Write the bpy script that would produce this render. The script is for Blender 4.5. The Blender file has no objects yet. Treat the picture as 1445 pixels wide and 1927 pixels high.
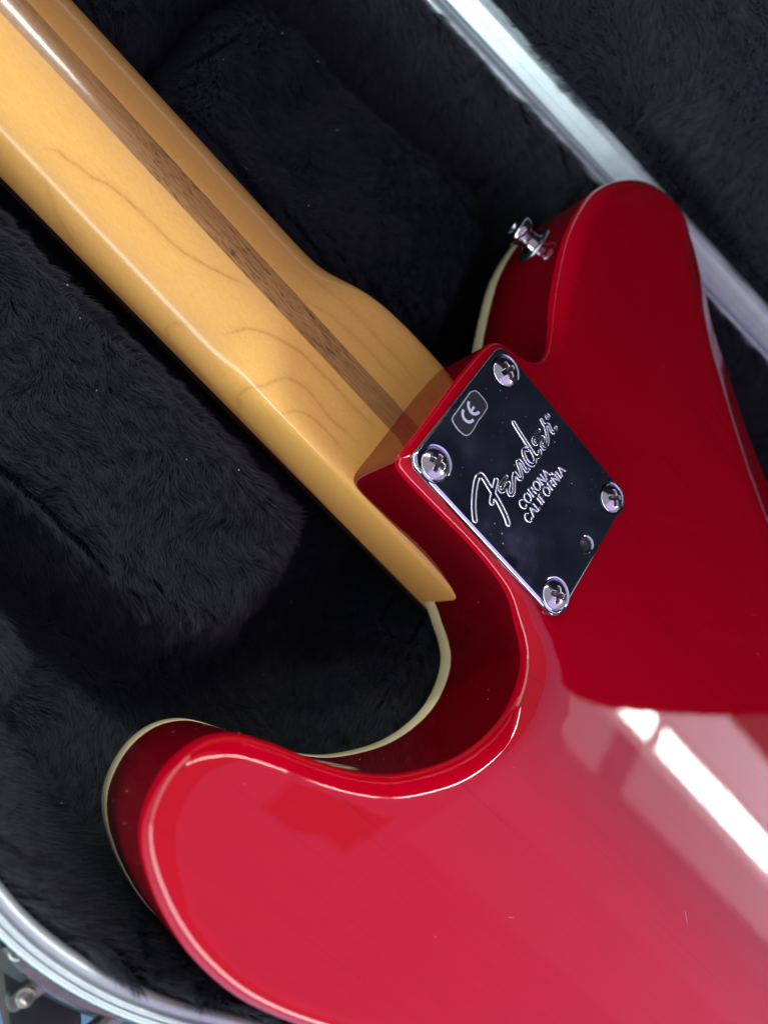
import bpy, bmesh, math, random
import numpy as np
from mathutils import Vector, Matrix, noise
from mathutils.geometry import delaunay_2d_cdt

random.seed(7)
rng = np.random.default_rng(7)
MM = 0.001                                   # everything below is written in millimetres
SC = bpy.context.scene
COL = SC.collection

# ------------------------------------------------------------------ camera
CAM_POS = (-79.996, -123.009, 158.077)       # x: along the neck towards the body, y: towards the bass side, z: up
CAM_R = ((0.6654, 0.545, 0.5102), (0.6924, -0.706, -0.1488), (0.2791, 0.4523, -0.8471))   # right, image-down, forward
cam_d = bpy.data.cameras.new('camera')
cam = bpy.data.objects.new('camera', cam_d)
COL.objects.link(cam)
rt, dn, fw = [Vector(r).normalized() for r in CAM_R]
up = -dn
M = Matrix(((rt.x, up.x, -fw.x), (rt.y, up.y, -fw.y), (rt.z, up.z, -fw.z))).to_4x4()
M.translation = Vector(CAM_POS) * MM
cam.matrix_world = M
cam_d.sensor_fit = 'VERTICAL'
cam_d.sensor_height = 36.0
cam_d.lens = 1430 / 1927 * 36.0
cam_d.clip_start = 0.01
cam_d.clip_end = 50
cam_d.dof.use_dof = True
cam_d.dof.focus_distance = 0.205
cam_d.dof.aperture_fstop = 7.6
SC.camera = cam

# ------------------------------------------------------------------ world, lamps, exposure
W = bpy.data.worlds.new('World')
SC.world = W
W.use_nodes = True
W.node_tree.nodes['Background'].inputs[0].default_value = (0.93, 0.90, 1.0, 1)
W.node_tree.nodes['Background'].inputs[1].default_value = 0.28
SC.view_settings.view_transform = 'Standard'
SC.view_settings.look = 'None'
SC.view_settings.exposure = 0.8
SC.view_settings.gamma = 1


def area(name, loc, sx, sy, radiance, color, rot=(0, 0, 0)):
    """a rectangular lamp, facing down, whose face has the given radiance"""
    d = bpy.data.lights.new(name, 'AREA')
    d.shape = 'RECTANGLE'
    d.size, d.size_y = sx, sy
    d.energy = radiance * math.pi * sx * sy
    d.color = color
    o = bpy.data.objects.new(name, d)
    o.location = loc
    o.rotation_euler = rot
    COL.objects.link(o)
    return o


def area_span(name, x0, x1, y0, y1, z, radiance, color):
    return area(name, ((x0 + x1) / 2, (y0 + y1) / 2, z), x1 - x0, y1 - y0, radiance, color)


CEIL = 1.8
SOFT = (1.0, 0.58, 1.62)
# soft ceiling light round one unlit square, and the row of fluorescent tubes further along
for hw, hh in ((.25, .12), (.15, .20), (.20, .165)):
    gx0, gx1, gy0, gy1 = .935 - hw, .935 + hw, .22 - hh, .22 + hh
    for b in ((.42, gx0, -2.0, gy1), (gx0, 4.0, -2.0, gy0), (gx1, 4.0, gy0, 1.38), (.42, gx1, gy1, 1.38)):
        area_span('ceiling_light', *b, CEIL, .29, SOFT)
area_span('fixture_light', 1.85, 3.4, 1.16, 1.38, CEIL - 0.02, 2.6, (1, .96, 1.02))
for k_ in range(5):                           # the diffuser glow fading out along the near side of the tubes
    area_span('fixture_light', 1.38 - .05 * k_, 3.2, 1.00 - .11 * k_ - .02 * k_ * k_, 1.03 - .02 * k_, CEIL - 0.01, .34 * (1 - .19 * k_), (1, .92, 1.04))
for k_ in range(3):
    g_ = .028 * k_
    area_span('fixture_light', 1.42 + g_, 1.72 - g_, .80 + g_, 1.00 - g_ * .4, CEIL - 0.015, .95, (1, .93, 1.0))
    area_span('fixture_light', 1.86 + g_, 2.95 - 3 * g_, .82 + g_, 1.005 - g_ * .3, CEIL - 0.015, 1.0, (1, .94, 1.0))
    area_span('fixture_light', 1.56 - .5 * g_, 3.2, 1.008 - .45 * g_, 1.12 + .45 * g_, CEIL - 0.04, 2.2, (.95, 1, .97))
for x0, x1 in ((-4.0, -2.8), (-2.74, -1.54), (-1.48, -.28), (-.22, .62), (.68, 1.83), (1.89, 3.2)):
    area_span('tube_light', x0, x1, 1.02, 1.108, CEIL - 0.05, 38, (0.97, 1.0, 0.97))

# the low bright window along the near side of the room
area('window_and_fill_light', (.5, -2.5, .20), 6.0, .62, 6.5, (.80, .97, 1.0), (math.radians(90), 0, 0))

# fill lamp added at the headstock end to brighten the shoulder binding
area('window_and_fill_light', (-2.6, -.55, .22), 4.0, .6, 2.6, (.92, .97, 1.0), (math.radians(90), 0, math.radians(-90)))

# ------------------------------------------------------------------ helpers


def link(name, me, mat=None, parent=None, smooth=True):
    o = bpy.data.objects.new(name, me)
    COL.objects.link(o)
    if mat is not None:
        me.materials.append(mat)
    if smooth and hasattr(me, 'polygons') and len(me.polygons):
        me.polygons.foreach_set('use_smooth', [True] * len(me.polygons))
    if parent is not None:
        o.parent = parent
    return o


def mesh(name, verts, faces, mat=None, parent=None, smooth=True, attrs=None):
    me = bpy.data.meshes.new(name)
    me.from_pydata([(v[0] * MM, v[1] * MM, v[2] * MM) for v in verts], [], faces)
    me.update()
    for k, vals in (attrs or {}).items():
        a = me.attributes.new(k, 'FLOAT', 'POINT')
        a.data.foreach_set('value', np.asarray(vals, dtype=np.float32))
    return link(name, me, mat, parent, smooth)


def sharp_by_angle(o, deg=35):
    bm = bmesh.new()
    bm.from_mesh(o.data)
    for e in bm.edges:
        if len(e.link_faces) == 2 and e.calc_face_angle(0) > math.radians(deg):
            e.smooth = False
    bm.to_mesh(o.data)
    bm.free()


def empty(name, loc=(0, 0, 0)):
    o = bpy.data.objects.new(name, None)
    o.empty_display_size = 0.01
    o.location = Vector(loc) * MM
    COL.objects.link(o)
    return o


def tag(o, label=None, cat=None, group=None, kind=None):
    if label: o['label'] = label
    if cat: o['category'] = cat
    if group: o['group'] = group
    if kind: o['kind'] = kind
    return o


def catmull(P, closed=True, step=1.0):
    P = np.array(P, float)
    n = len(P)
    out = []
    segs = n if closed else n - 1
    for i in range(segs):
        p0, p1, p2, p3 = (P[(i - 1) % n], P[i], P[(i + 1) % n], P[(i + 2) % n]) if closed else \
            (P[max(i - 1, 0)], P[i], P[i + 1], P[min(i + 2, n - 1)])
        # centripetal parametrisation
        t1 = max(np.linalg.norm(p1 - p0), 1e-6) ** .5
        t2 = t1 + max(np.linalg.norm(p2 - p1), 1e-6) ** .5
        t3 = t2 + max(np.linalg.norm(p3 - p2), 1e-6) ** .5
        k = max(2, int(np.ceil(np.linalg.norm(p2 - p1) / step)))
        for t in t1 + (t2 - t1) * np.arange(k) / k:
            a1 = p0 * (t1 - t) / t1 + p1 * t / t1 if t1 > 1e-2 else p1
            a2 = p1 * (t2 - t) / (t2 - t1) + p2 * (t - t1) / (t2 - t1)
            a3 = p2 * (t3 - t) / (t3 - t2) + p3 * (t - t2) / (t3 - t2) if t3 - t2 > 1e-2 else p2
            b1 = a1 * (t2 - t) / t2 + a2 * t / t2
            b2 = a2 * (t3 - t) / (t3 - t1) + a3 * (t - t1) / (t3 - t1)
            out.append(b1 * (t2 - t) / (t2 - t1) + b2 * (t - t1) / (t2 - t1))
    if not closed:
        out.append(P[-1])
    return np.array(out)


def resample(P, step, closed=True):
    P = np.array(P, float)
    Q = np.vstack([P, P[:1]]) if closed else P
    L = np.concatenate([[0], np.cumsum(np.linalg.norm(np.diff(Q, axis=0), axis=1))])
    n = max(3, int(round(L[-1] / step)))
    s = np.linspace(0, L[-1], n + 1)
    if closed:
        s = s[:-1]
    return np.stack([np.interp(s, L, Q[:, k]) for k in range(Q.shape[1])], 1)


def normals2d(P):
    """outward normals of a counter-clockwise closed outline"""
    d = np.roll(P, -1, 0) - np.roll(P, 1, 0)
    d /= np.linalg.norm(d, axis=1)[:, None] + 1e-12
    return np.stack([d[:, 1], -d[:, 0]], 1)


def smooth_loop(P, it):
    for _ in range(it):
        P = .25 * np.roll(P, 1, 0) + .5 * P + .25 * np.roll(P, -1, 0)
    return P


def inside(poly, pts):
    x, y = pts[:, 0], pts[:, 1]
    c = np.zeros(len(pts), bool)
    a = poly
    b = np.roll(poly, -1, 0)
    for (x0, y0), (x1, y1) in zip(a, b):
        if y0 == y1:
            continue
        m = ((y0 > y) != (y1 > y))
        c ^= m & (x < (x1 - x0) * (y - y0) / (y1 - y0) + x0)
    return c


def dist_poly(pts, poly, closed=True):
    """distance from points to a polyline"""
    a = np.asarray(poly, float)
    b = np.roll(a, -1, 0) if closed else a[1:]
    if not closed:
        a = a[:-1]
    best = np.full(len(pts), 1e9)
    for p, q in zip(a, b):
        d = q - p
        L2 = (d @ d) + 1e-12
        t = np.clip(((pts - p) @ d) / L2, 0, 1)
        r = pts - (p + t[:, None] * d)
        best = np.minimum(best, (r * r).sum(1))
    return np.sqrt(best)


def sstep(a, b, x):
    t = np.clip((x - a) / (b - a), 0, 1)
    return t * t * (3 - 2 * t)


def vnoise(pts, sc, seed=0.0):
    return np.array([noise.noise(Vector((p[0] * sc, p[1] * sc, seed))) for p in pts])


def triangulate(loops, extra):
    """constrained triangulation of an outer loop with holes plus free points"""
    pts, edges = [], []
    for L in loops:
        s = len(pts)
        pts += [tuple(p) for p in L]
        edges += [(s + i, s + (i + 1) % len(L)) for i in range(len(L))]
    nfix = len(pts)
    pts += [tuple(p) for p in extra]
    v, e, f, vo, eo, fo = delaunay_2d_cdt([Vector(p) for p in pts], edges, [], 2 if len(loops) == 1 else 4, 1e-7)
    # keep triangles whose centre is inside the outer loop and outside the holes
    V = np.array([(p.x, p.y) for p in v])
    F = np.array([t for t in f if len(t) == 3])
    cen = V[F].mean(1)
    ok = inside(np.array(loops[0]), cen)
    for h in loops[1:]:
        ok &= ~inside(np.array(h), cen)
    F = F[ok]
    return V, [tuple(int(i) for i in t) for t in F]


def grid_inside(loop, step, margin):
    loop = np.array(loop)
    lo, hi = loop.min(0), loop.max(0)
    xs = np.arange(lo[0] + step / 2, hi[0], step)
    ys = np.arange(lo[1] + step / 2, hi[1], step)
    g = np.stack(np.meshgrid(xs, ys, indexing='ij'), -1).reshape(-1, 2)
    g = g[inside(loop, g)]
    return g[dist_poly(g, loop) > margin]


def sweep(path, profile, closed=True, frame='xy', cap=True):
    """profile points (u outward, w up) swept along a level path (x, y, z)"""
    P = np.array(path, float)
    n = len(P)
    if closed:
        t = np.roll(P, -1, 0) - np.roll(P, 1, 0)
    else:
        t = np.gradient(P, axis=0)
    t[:, 2] = 0
    t /= np.linalg.norm(t, axis=1)[:, None]
    nn = np.stack([t[:, 1], -t[:, 0], np.zeros(n)], 1)
    m = len(profile)
    V = []
    for i in range(n):
        for (u, w) in profile:
            V.append(P[i] + nn[i] * u + np.array([0, 0, w]))
    F = []
    for i in range(n if closed else n - 1):
        j = (i + 1) % n
        for k in range(m):
            l = (k + 1) % m
            F.append((i * m + k, j * m + k, j * m + l, i * m + l))
    if not closed and cap:
        F.append(tuple(range(m)))
        F.append(tuple((n - 1) * m + k for k in reversed(range(m))))
    return V, F


def tube(path, r, sides=8, closed=False):
    P = [Vector(p) for p in path]
    n = len(P)
    V, F = [], []
    for i in range(n):
        a = P[i - 1] if (i > 0 or closed) else P[i]
        b = P[(i + 1) % n] if (i < n - 1 or closed) else P[i]
        t = (b - a).normalized()
        up_ = Vector((0, 0, 1)) if abs(t.z) < .95 else Vector((1, 0, 0))
        s = t.cross(up_).normalized()
        w = s.cross(t)
        for k in range(sides):
            an = 2 * math.pi * k / sides
            V.append(P[i] + s * (r * math.cos(an)) + w * (r * math.sin(an)))
    for i in range(n if closed else n - 1):
        j = (i + 1) % n
        for k in range(sides):
            l = (k + 1) % sides
            F.append((i * sides + k, i * sides + l, j * sides + l, j * sides + k))
    if not closed:
        F.append(tuple(reversed(range(sides))))
        F.append(tuple((n - 1) * sides + k for k in range(sides)))
    return V, F


def lathe(profile, seg=48, origin=(0, 0, 0), axis=(0, 0, 1)):
    """profile (r, h) turned about an axis through origin"""
    ax = Vector(axis).normalized()
    s = ax.orthogonal().normalized()
    w = ax.cross(s)
    O = Vector(origin)
    V, F = [], []
    for (r, h) in profile:
        for k in range(seg):
            a = 2 * math.pi * k / seg
            V.append(O + ax * h + (s * math.cos(a) + w * math.sin(a)) * r)
    for i in range(len(profile) - 1):
        for k in range(seg):
            l = (k + 1) % seg
            F.append((i * seg + k, i * seg + l, (i + 1) * seg + l, (i + 1) * seg + k))
    return V, F


def prism(poly, z0, z1, bevel=0.0):
    """solid of a closed CCW outline between two heights, with a small bevel at the top"""
    P = np.array(poly, float)
    N = normals2d(P)
    rings = [(P, z0), (P, z1 - bevel)]
    if bevel:
        rings += [(P - N * bevel * .3, z1 - bevel * .3), (P - N * bevel, z1)]
    n = len(P)
    V, F = [], []
    for R, z in rings:
        V += [(p[0], p[1], z) for p in R]
    for i in range(len(rings) - 1):
        for k in range(n):
            l = (k + 1) % n
            F.append((i * n + k, i * n + l, (i + 1) * n + l, (i + 1) * n + k))
    F.append(tuple(reversed(range(n))))
    F.append(tuple((len(rings) - 1) * n + k for k in range(n)))
    return V, F


# ------------------------------------------------------------------ materials


class Mat:
    def __init__(self, name):
        self.m = bpy.data.materials.new(name)
        self.m.use_nodes = True
        self.nt = self.m.node_tree
        self.b = self.nt.nodes['Principled BSDF']

    def n(self, t, **kw):
        x = self.nt.nodes.new(t)
        for k, v in kw.items():
            setattr(x, k, v)
        return x

    def l(self, a, b):
        self.nt.links.new(a, b)

    def set(self, **kw):
        for k, v in kw.items():
            self.b.inputs[k.replace('_', ' ')].default_value = v if not isinstance(v, tuple) or len(v) != 3 else (*v, 1)
        return self

    def coords(self, scale=(1, 1, 1), rot=(0, 0, 0)):
        tc = self.n('ShaderNodeTexCoord')
        mp = self.n('ShaderNodeMapping')
        mp.inputs['Scale'].default_value = scale
        mp.inputs['Rotation'].default_value = rot
        self.l(tc.outputs['Object'], mp.inputs['Vector'])
        return mp.outputs['Vector']

    def noise(self, vec, scale, detail=4, rough=.5, dist=0):
        t = self.n('ShaderNodeTexNoise')
        t.inputs['Scale'].default_value = scale
        t.inputs['Detail'].default_value = detail
        t.inputs['Roughness'].default_value = rough
        t.inputs['Distortion'].default_value = dist
        self.l(vec, t.inputs['Vector'])
        return t.outputs['Fac']

    def ramp(self, fac, stops):
        r = self.n('ShaderNodeValToRGB')
        els = r.color_ramp.elements
        while len(els) < len(stops):
            els.new(.5)
        for e, (p, c) in zip(els, stops):
            e.position = p
            e.color = (*c, 1) if len(c) == 3 else c
        self.l(fac, r.inputs[0])
        return r.outputs[0]

    def mix(self, fac, a, b, mode='MIX'):
        x = self.n('ShaderNodeMix', data_type='RGBA', blend_type=mode)
        for s, v in ((0, fac), (6, a), (7, b)):
            if hasattr(v, 'links') or hasattr(v, 'is_linked'):
                self.l(v, x.inputs[s])
            else:
                x.inputs[s].default_value = (*v, 1) if isinstance(v, tuple) and len(v) == 3 else v
        return x.outputs[2]

    def bump(self, h, strength, dist):
        x = self.n('ShaderNodeBump')
        x.inputs['Strength'].default_value = strength
        x.inputs['Distance'].default_value = dist
        self.l(h, x.inputs['Height'])
        return x.outputs['Normal']


def m_lacquer(name, lo, mid, hi, ior=1.40):
    k = Mat(name)
    k.set(Roughness=.4, Specular_IOR_Level=0.0, Coat_Weight=1.0, Coat_Roughness=.022, Coat_IOR=ior)
    v = k.coords((9, 130, 60))
    g = k.noise(v, 6, 5, .6, .6)
    base = k.ramp(g, [(0.0, lo), (.5, mid), (1.0, hi)])
    # thin dark pores running with the grain, fading in and out
    v2 = k.coords((1.7, 360, 40))
    p = k.ramp(k.noise(v2, 4, 3, .5, .25), [(.58, (0, 0, 0)), (.74, (1, 1, 1))])
    v3 = k.coords((6, 55, 20))
    q = k.ramp(k.noise(v3, 2.2, 2), [(.50, (0, 0, 0)), (.66, (1, 1, 1))])
    pq = k.mix(1.0, p, q, 'MULTIPLY')
    sc = k.n('ShaderNodeMath', operation='MULTIPLY')
    k.l(pq, sc.inputs[0])
    sc.inputs[1].default_value = .85
    c = k.mix(sc.outputs[0], base, (.12, .0, .006))
    k.l(c, k.b.inputs['Base Color'])
    # very faint orange peel in the clear coat
    w = k.coords()
    k.l(k.bump(k.noise(w, 200, 2), .010, .0006), k.b.inputs['Coat Normal'])
    return k.m


def m_maple():
    k = Mat('maple')
    k.set(Roughness=.45, Specular_IOR_Level=.2, Coat_Weight=.8, Coat_Roughness=.155)
    v = k.coords((14, 120, 90))
    a = k.noise(v, 5, 6, .6, .5)
    base = k.ramp(a, [(.25, (.90, .46, .105)), (.55, (.94, .50, .125)), (.8, (.95, .53, .145))])
    v2 = k.coords((160, 900, 900))
    fl = k.noise(v2, 3.5, 3)
    base = k.mix(.5, base, k.ramp(fl, [(.35, (.89, .43, .085)), (.65, (.97, .57, .155))]))
    at = k.n('ShaderNodeAttribute', attribute_name='grain')
    nz = k.noise(k.coords((1, 1, 1)), 900, 2)
    mu = k.n('ShaderNodeMath', operation='MULTIPLY')
    ad = k.n('ShaderNodeMath', operation='ADD')
    k.l(nz, ad.inputs[0])
    ad.inputs[1].default_value = .35
    k.l(at.outputs['Fac'], mu.inputs[0])
    k.l(ad.outputs[0], mu.inputs[1])
    c = k.mix(mu.outputs[0], base, (.52, .19, .035))
    k.l(c, k.b.inputs['Base Color'])
    k.l(k.bump(fl, .12, .0002), k.b.inputs['Normal'])
    return k.m


def m_walnut():
    k = Mat('walnut')
    k.set(Roughness=.36, Specular_IOR_Level=.4, Coat_Weight=1.0, Coat_Roughness=.11)
    a = k.noise(k.coords((30, 420, 200)), 4, 5, .6, .4)
    base = k.ramp(a, [(.25, (.33, .15, .046)), (.5, (.47, .23, .074)), (.8, (.59, .32, .118))])
    p = k.ramp(k.noise(k.coords((90, 900, 400)), 4, 2), [(.55, (0, 0, 0)), (.64, (1, 1, 1))])
    q = k.ramp(k.noise(k.coords((1, 1, 1)), 30, 1), [(.36, (0, 0, 0)), (.56, (1, 1, 1))])
    pq = k.mix(1.0, p, q, 'MULTIPLY')
    mu = k.n('ShaderNodeMath', operation='MULTIPLY')
    k.l(pq, mu.inputs[0])
    mu.inputs[1].default_value = .8
    k.l(k.mix(mu.outputs[0], base, (.05, .022, .010)), k.b.inputs['Base Color'])
    return k.m


def m_plain(name, color, rough=.5, metal=0, spec=.5, coat=0, coat_rough=.05, var=0, vscale=200, rvar=0):
    k = Mat(name)
    k.set(Base_Color=color, Roughness=rough, Metallic=metal, Specular_IOR_Level=spec, Coat_Weight=coat, Coat_Roughness=coat_rough)
    if var:
        f = k.noise(k.coords(), vscale, 4)
        lo = tuple(c * (1 - var) for c in color)
        hi = tuple(min(1, c * (1 + var)) for c in color)
        k.l(k.ramp(f, [(.3, lo), (.7, hi)]), k.b.inputs['Base Color'])
    if rvar:
        f = k.noise(k.coords(), vscale * .6, 5, .7)
        k.l(k.ramp(f, [(.3, (max(rough - rvar, .02),) * 3), (.7, (rough + rvar,) * 3)]), k.b.inputs['Roughness'])
    return k.m


def m_chrome():
    k = Mat('chrome_plate')
    k.set(Base_Color=(.64, .72, .86), Metallic=1.0, Roughness=.06)
    f = k.noise(k.coords(), 70, 4, .6)
    k.l(k.ramp(f, [(.35, (.035, .035, .035)), (.72, (.17, .17, .17))]), k.b.inputs['Roughness'])
    k.l(k.bump(k.noise(k.coords(), 45, 2), .10, .0006), k.b.inputs['Normal'])
    return k.m


def m_aluminium(name, color, metal=.62):
    k = Mat(name)
    k.set(Base_Color=color, Metallic=metal, Roughness=.28)
    f = k.noise(k.coords((60, 60, 60)), 6, 5, .7)
    k.l(k.ramp(f, [(.3, (.34,) * 3), (.7, (.50,) * 3)]), k.b.inputs['Roughness'])
    k.l(k.ramp(k.noise(k.coords(), 130, 5, .7), [(.3, tuple(c * .86 for c in color)), (.65, color)]), k.b.inputs['Base Color'])
    return k.m


LAC = m_lacquer('cherry_lacquer', (.35, .0001, .0085), (.385, .0001, .010), (.415, .0001, .0115))
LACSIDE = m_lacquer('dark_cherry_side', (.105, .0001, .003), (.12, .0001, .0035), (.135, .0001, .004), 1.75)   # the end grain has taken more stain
MAPLE = m_maple()
WALNUT = m_walnut()
CREAM = m_plain('cream_binding', (.98, .90, .53), .35, spec=.4, coat=.6, var=.05)
ROSE = m_plain('rosewood', (.035, .017, .010), .5, var=.4, vscale=300)
CHROME = m_chrome()
SCREW = m_plain('screw_nickel', (.56, .54, .58), .16, metal=1, rvar=.08, vscale=900)
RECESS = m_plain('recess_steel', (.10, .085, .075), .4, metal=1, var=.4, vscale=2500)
BUTTON = m_plain('button_chrome', (.50, .49, .56), .10, metal=1)
FELT = m_plain('washer_steel', (.50, .47, .50), .25, metal=1)
STICKER = m_plain('sticker_black', (.030, .032, .042), .45, spec=.4, var=.25, vscale=900)
STICKEDGE = m_plain('sticker_glue', (.42, .44, .46), .7, var=.2, vscale=2500)
PRINT = m_plain('sticker_print', (.66, .72, .88), .5)
ALU = m_aluminium('aluminium', (.48, .56, .55))
ALULID = m_aluminium('lit_aluminium', (.84, .97, .94), .35)  # paler copy of the rim aluminium, the lid rim's bright lighting put into its colour
STEEL = m_plain('nickel_steel', (.20, .20, .165), .24, metal=1, rvar=.14, vscale=400, var=.2)
SHELL = m_plain('black_moulding', (.014, .0155, .017), .42, spec=.22, rvar=.12, vscale=150)
BACKING = m_plain('plush_backing', (.010, .010, .014), .95, spec=.0)
TABLE = m_plain('blue_tabletop', (.22, .42, .66), .5, var=.06, vscale=40)
PAPER = m_plain('pale_card', (.62, .62, .42), .7, var=.05)
DUST = m_plain('lint', (.55, .53, .52), .8)


def m_pile():
    k = Mat('plush_pile')
    k.set(Roughness=.55, Specular_IOR_Level=.5, Sheen_Weight=.25, Sheen_Roughness=.4, Sheen_Tint=(.6, .75, 1))
    hi = k.n('ShaderNodeHairInfo')
    c = k.ramp(hi.outputs['Random'], [(0, (.005, .006, .009)), (.7, (.0125, .0155, .022)), (1, (.032, .039, .050))])
    k.l(c, k.b.inputs['Base Color'])
    return k.m


PILE = m_pile()

# ------------------------------------------------------------------ the table
mesh('tabletop', [(-900, -700, -118), (1100, -700, -118), (1100, 900, -118), (-900, 900, -118),
                  (-900, -700, -140), (1100, -700, -140), (1100, 900, -140), (-900, 900, -140)],
     [(0, 1, 2, 3), (7, 6, 5, 4), (0, 4, 5, 1), (1, 5, 6, 2), (2, 6, 7, 3), (3, 7, 4, 0)], TABLE, smooth=False)
tag(bpy.data.objects['tabletop'], kind='structure')

# ------------------------------------------------------------------ the guitar body
guitar = empty('electric_guitar', (0, 0, -44))
tag(guitar, 'cherry red electric guitar lying face down in the plush case', 'guitar')
GOFF = 44


def gpart(name, V, F, mat, parent=None, smooth=True, attrs=None):
    """part of the guitar, given in scene millimetres"""
    if parent is None:
        V = [(v[0], v[1], v[2] + GOFF) for v in V]
        return mesh(name, V, F, mat, guitar, smooth, attrs)
    V = [(v[0], v[1], v[2] + GOFF) for v in V]
    return mesh(name, V, F, mat, parent, smooth, attrs)


OUT = [(-33.2, -24.2), (-32.4, -25.6), (-30, -26.1), (-17.5, -26), (-3.5, -25.5), (7.5, -26), (15.8, -27.4), (22.5, -30.9), (27.5, -33.6),
       (31.8, -37.6), (34.6, -44.6), (35.2, -53), (33.2, -61.5), (29, -70), (22.6, -77.8), (15, -84.6), (5.2, -90), (-4.6, -93.6),
       (-15.5, -97), (-23.4, -100.6), (-28.2, -106), (-30, -112.5), (-29.3, -119), (-27, -124.4), (-23, -128.7), (-18, -132),
       (-11, -135.3), (-2, -138), (9.3, -139.3), (19.3, -138.7), (35, -135.5), (60, -127.5), (90, -120), (115, -118), (140, -121),
       (180, -135), (220, -150), (260, -158), (300, -152), (335, -130), (356, -95), (364, -50), (366, 0), (364, 50), (355, 98),
       (333, 135), (300, 157), (260, 163), (220, 154), (180, 136), (145, 116), (115, 103), (92, 102), (72, 108.5), (59, 115),
       (40, 122.5), (27, 127), (11, 133), (0, 135), (-10, 135.2), (-18.5, 132.8), (-26, 128), (-31.6, 120.5), (-35.4, 112), (-37.3, 103.5),
       (-37.2, 95), (-35, 81), (-30, 67.5), (-25, 56.5), (-20.2, 47), (-17.6, 40.5), (-17.3, 36.5), (-19, 33), (-22.5, 30.6),
       (-26, 29.2), (-29.6, 28), (-32.2, 26.3), (-33.4, 23), (-34, 12), (-33.9, 0), (-33.5, -14)]
OUTLINE = smooth_loop(resample(catmull(OUT, True, .5), .9), 3)
ON = normals2d(OUTLINE)
# radius of the rounded back edge: small round the heel block, larger elsewhere
dh = np.abs(OUTLINE - np.array([-10, 2])).max(1)
RND = 3.0 + 3.0 * sstep(33, 60, np.hypot(OUTLINE[:, 0] + 12, OUTLINE[:, 1] - 1))
RND = smooth_loop(RND[:, None], 40)[:, 0]
edge_x = [-12, 0, 6.3, 16.1, 25.4, 34, 43.2, 55.5, 71.4, 87.8, 110, 140, 170, 200]
edge_y = [136, 122.5, 117.5, 109.6, 103.2, 97, 91.5, 84, 75.2, 67.6, 62, 68, 92, 130]


def back_height(P):
    """height of the back: flat, with the comfort cut sloping away on the bass side"""
    ye = np.interp(P[:, 0], edge_x, edge_y)
    sl = np.interp(P[:, 0], [-12, 0, 30, 200], [.05, .30, .46, .46])
    d = (P[:, 1] - ye) * .87
    w = 1.2
    sp = np.where(d > 12 * w, d, w * np.log1p(np.exp(np.clip(d / w, -40, 40))))
    return -sl * sp


BOT = -44.5
BIND_Z = -38.3
n = len(OUTLINE)
rings = []
K = 9
for k in range(K + 1):                       # rounded edge from the flat back down to the wall
    a = math.pi / 2 * k / K
    P = OUTLINE - ON * (RND * (1 - math.sin(a)))[:, None]
    z = -RND * (1 - math.cos(a))
    rings.append((P, z))
inner = rings[0][0]
hin = None
V, F = [], []
for (P, z) in rings:
    h = back_height(P)
    V += [(p[0], p[1], zz + hh) for p, zz, hh in zip(P, z, h)]
zt = back_height(OUTLINE) - RND
for f in (.33, .66, 1.0):
    V += [(p[0], p[1], z0 + (BIND_Z - z0) * f) for p, z0 in zip(OUTLINE, zt)]
nr = K + 1 + 3
for i in range(nr - 1):
    for k in range(n):
        l = (k + 1) % n
        F.append((i * n + k, (i + 1) * n + k, (i + 1) * n + l, i * n + l))
# the flat of the back
near = np.array([(x, y) for x in np.arange(-10, 175, 2.0) for y in np.arange(50, 136, 2.0)])
near = near[inside(inner, near)]
near = near[dist_poly(near, inner) > 1.2]
yy = np.interp(near[:, 0], edge_x, edge_y)
near = near[(near[:, 1] > yy - 8)]
g = grid_inside(inner[::3], 9.0, 6.0)
yy = np.interp(g[:, 0], edge_x, edge_y)
g = g[(g[:, 1] < yy - 12) | (g[:, 0] > 178)]
TV, TF = triangulate([inner], np.vstack([near, g]))
TH = back_height(TV)
lut = {}
for i, p in enumerate(inner):
    lut[(round(p[0], 3), round(p[1], 3))] = i
mp = []
for p, h in zip(TV, TH):
    key = (round(p[0], 3), round(p[1], 3))
    if key in lut:
        mp.append(lut[key])
    else:
        mp.append(len(V))
        V.append((p[0], p[1], h))
F += [tuple(mp[i] for i in t) for t in TF]
# the underside, closed
s = (nr - 1) * n
nb = len(V)
V += [(p[0], p[1], BIND_Z) for p in OUTLINE - ON * 1.8]
V += [(p[0], p[1], BOT + .3) for p in OUTLINE - ON * 1.8]
for k in range(n):
    l = (k + 1) % n
    F.append((s + k, nb + k, nb + l, s + l))
    F.append((nb + k, nb + n + k, nb + n + l, nb + l))
F.append(tuple(nb + n + k for k in reversed(range(n))))
body = gpart('body', V, F, LAC)
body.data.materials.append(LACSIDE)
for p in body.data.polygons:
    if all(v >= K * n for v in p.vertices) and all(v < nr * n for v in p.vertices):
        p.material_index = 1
bm = bmesh.new()
bm.from_mesh(body.data)
bmesh.ops.recalc_face_normals(bm, faces=bm.faces)
bm.to_mesh(body.data)
bm.free()
sharp_by_angle(body, 50)
# cream binding round the front edge
V, F = [], []
prof = [(0.06, BIND_Z - .02), (0.10, BIND_Z - 1), (0.10, BOT + 1.0), (-.3, BOT + .25), (-1.0, BOT), (-1.75, BOT), (-1.75, BIND_Z - .02)]
for u, z in prof:
    V += [(p[0], p[1], z) for p in OUTLINE + ON * u]
m = len(prof)
for i in range(m):
    j = (i + 1) % m
    for k in range(n):
        l = (k + 1) % n
        F.append((i * n + k, j * n + k, j * n + l, i * n + l))
b = gpart('binding', V, F, CREAM)
sharp_by_angle(b, 60)

# ------------------------------------------------------------------ the neck
NX0, NX1 = -430.0, 36.0


def neck_edges(x):
    yt = -27.3 - .002 * (x + 35)              # treble edge of the back, in plan
    yb = 25.9 + .0285 * (x + 35)
    return yt, yb


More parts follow.
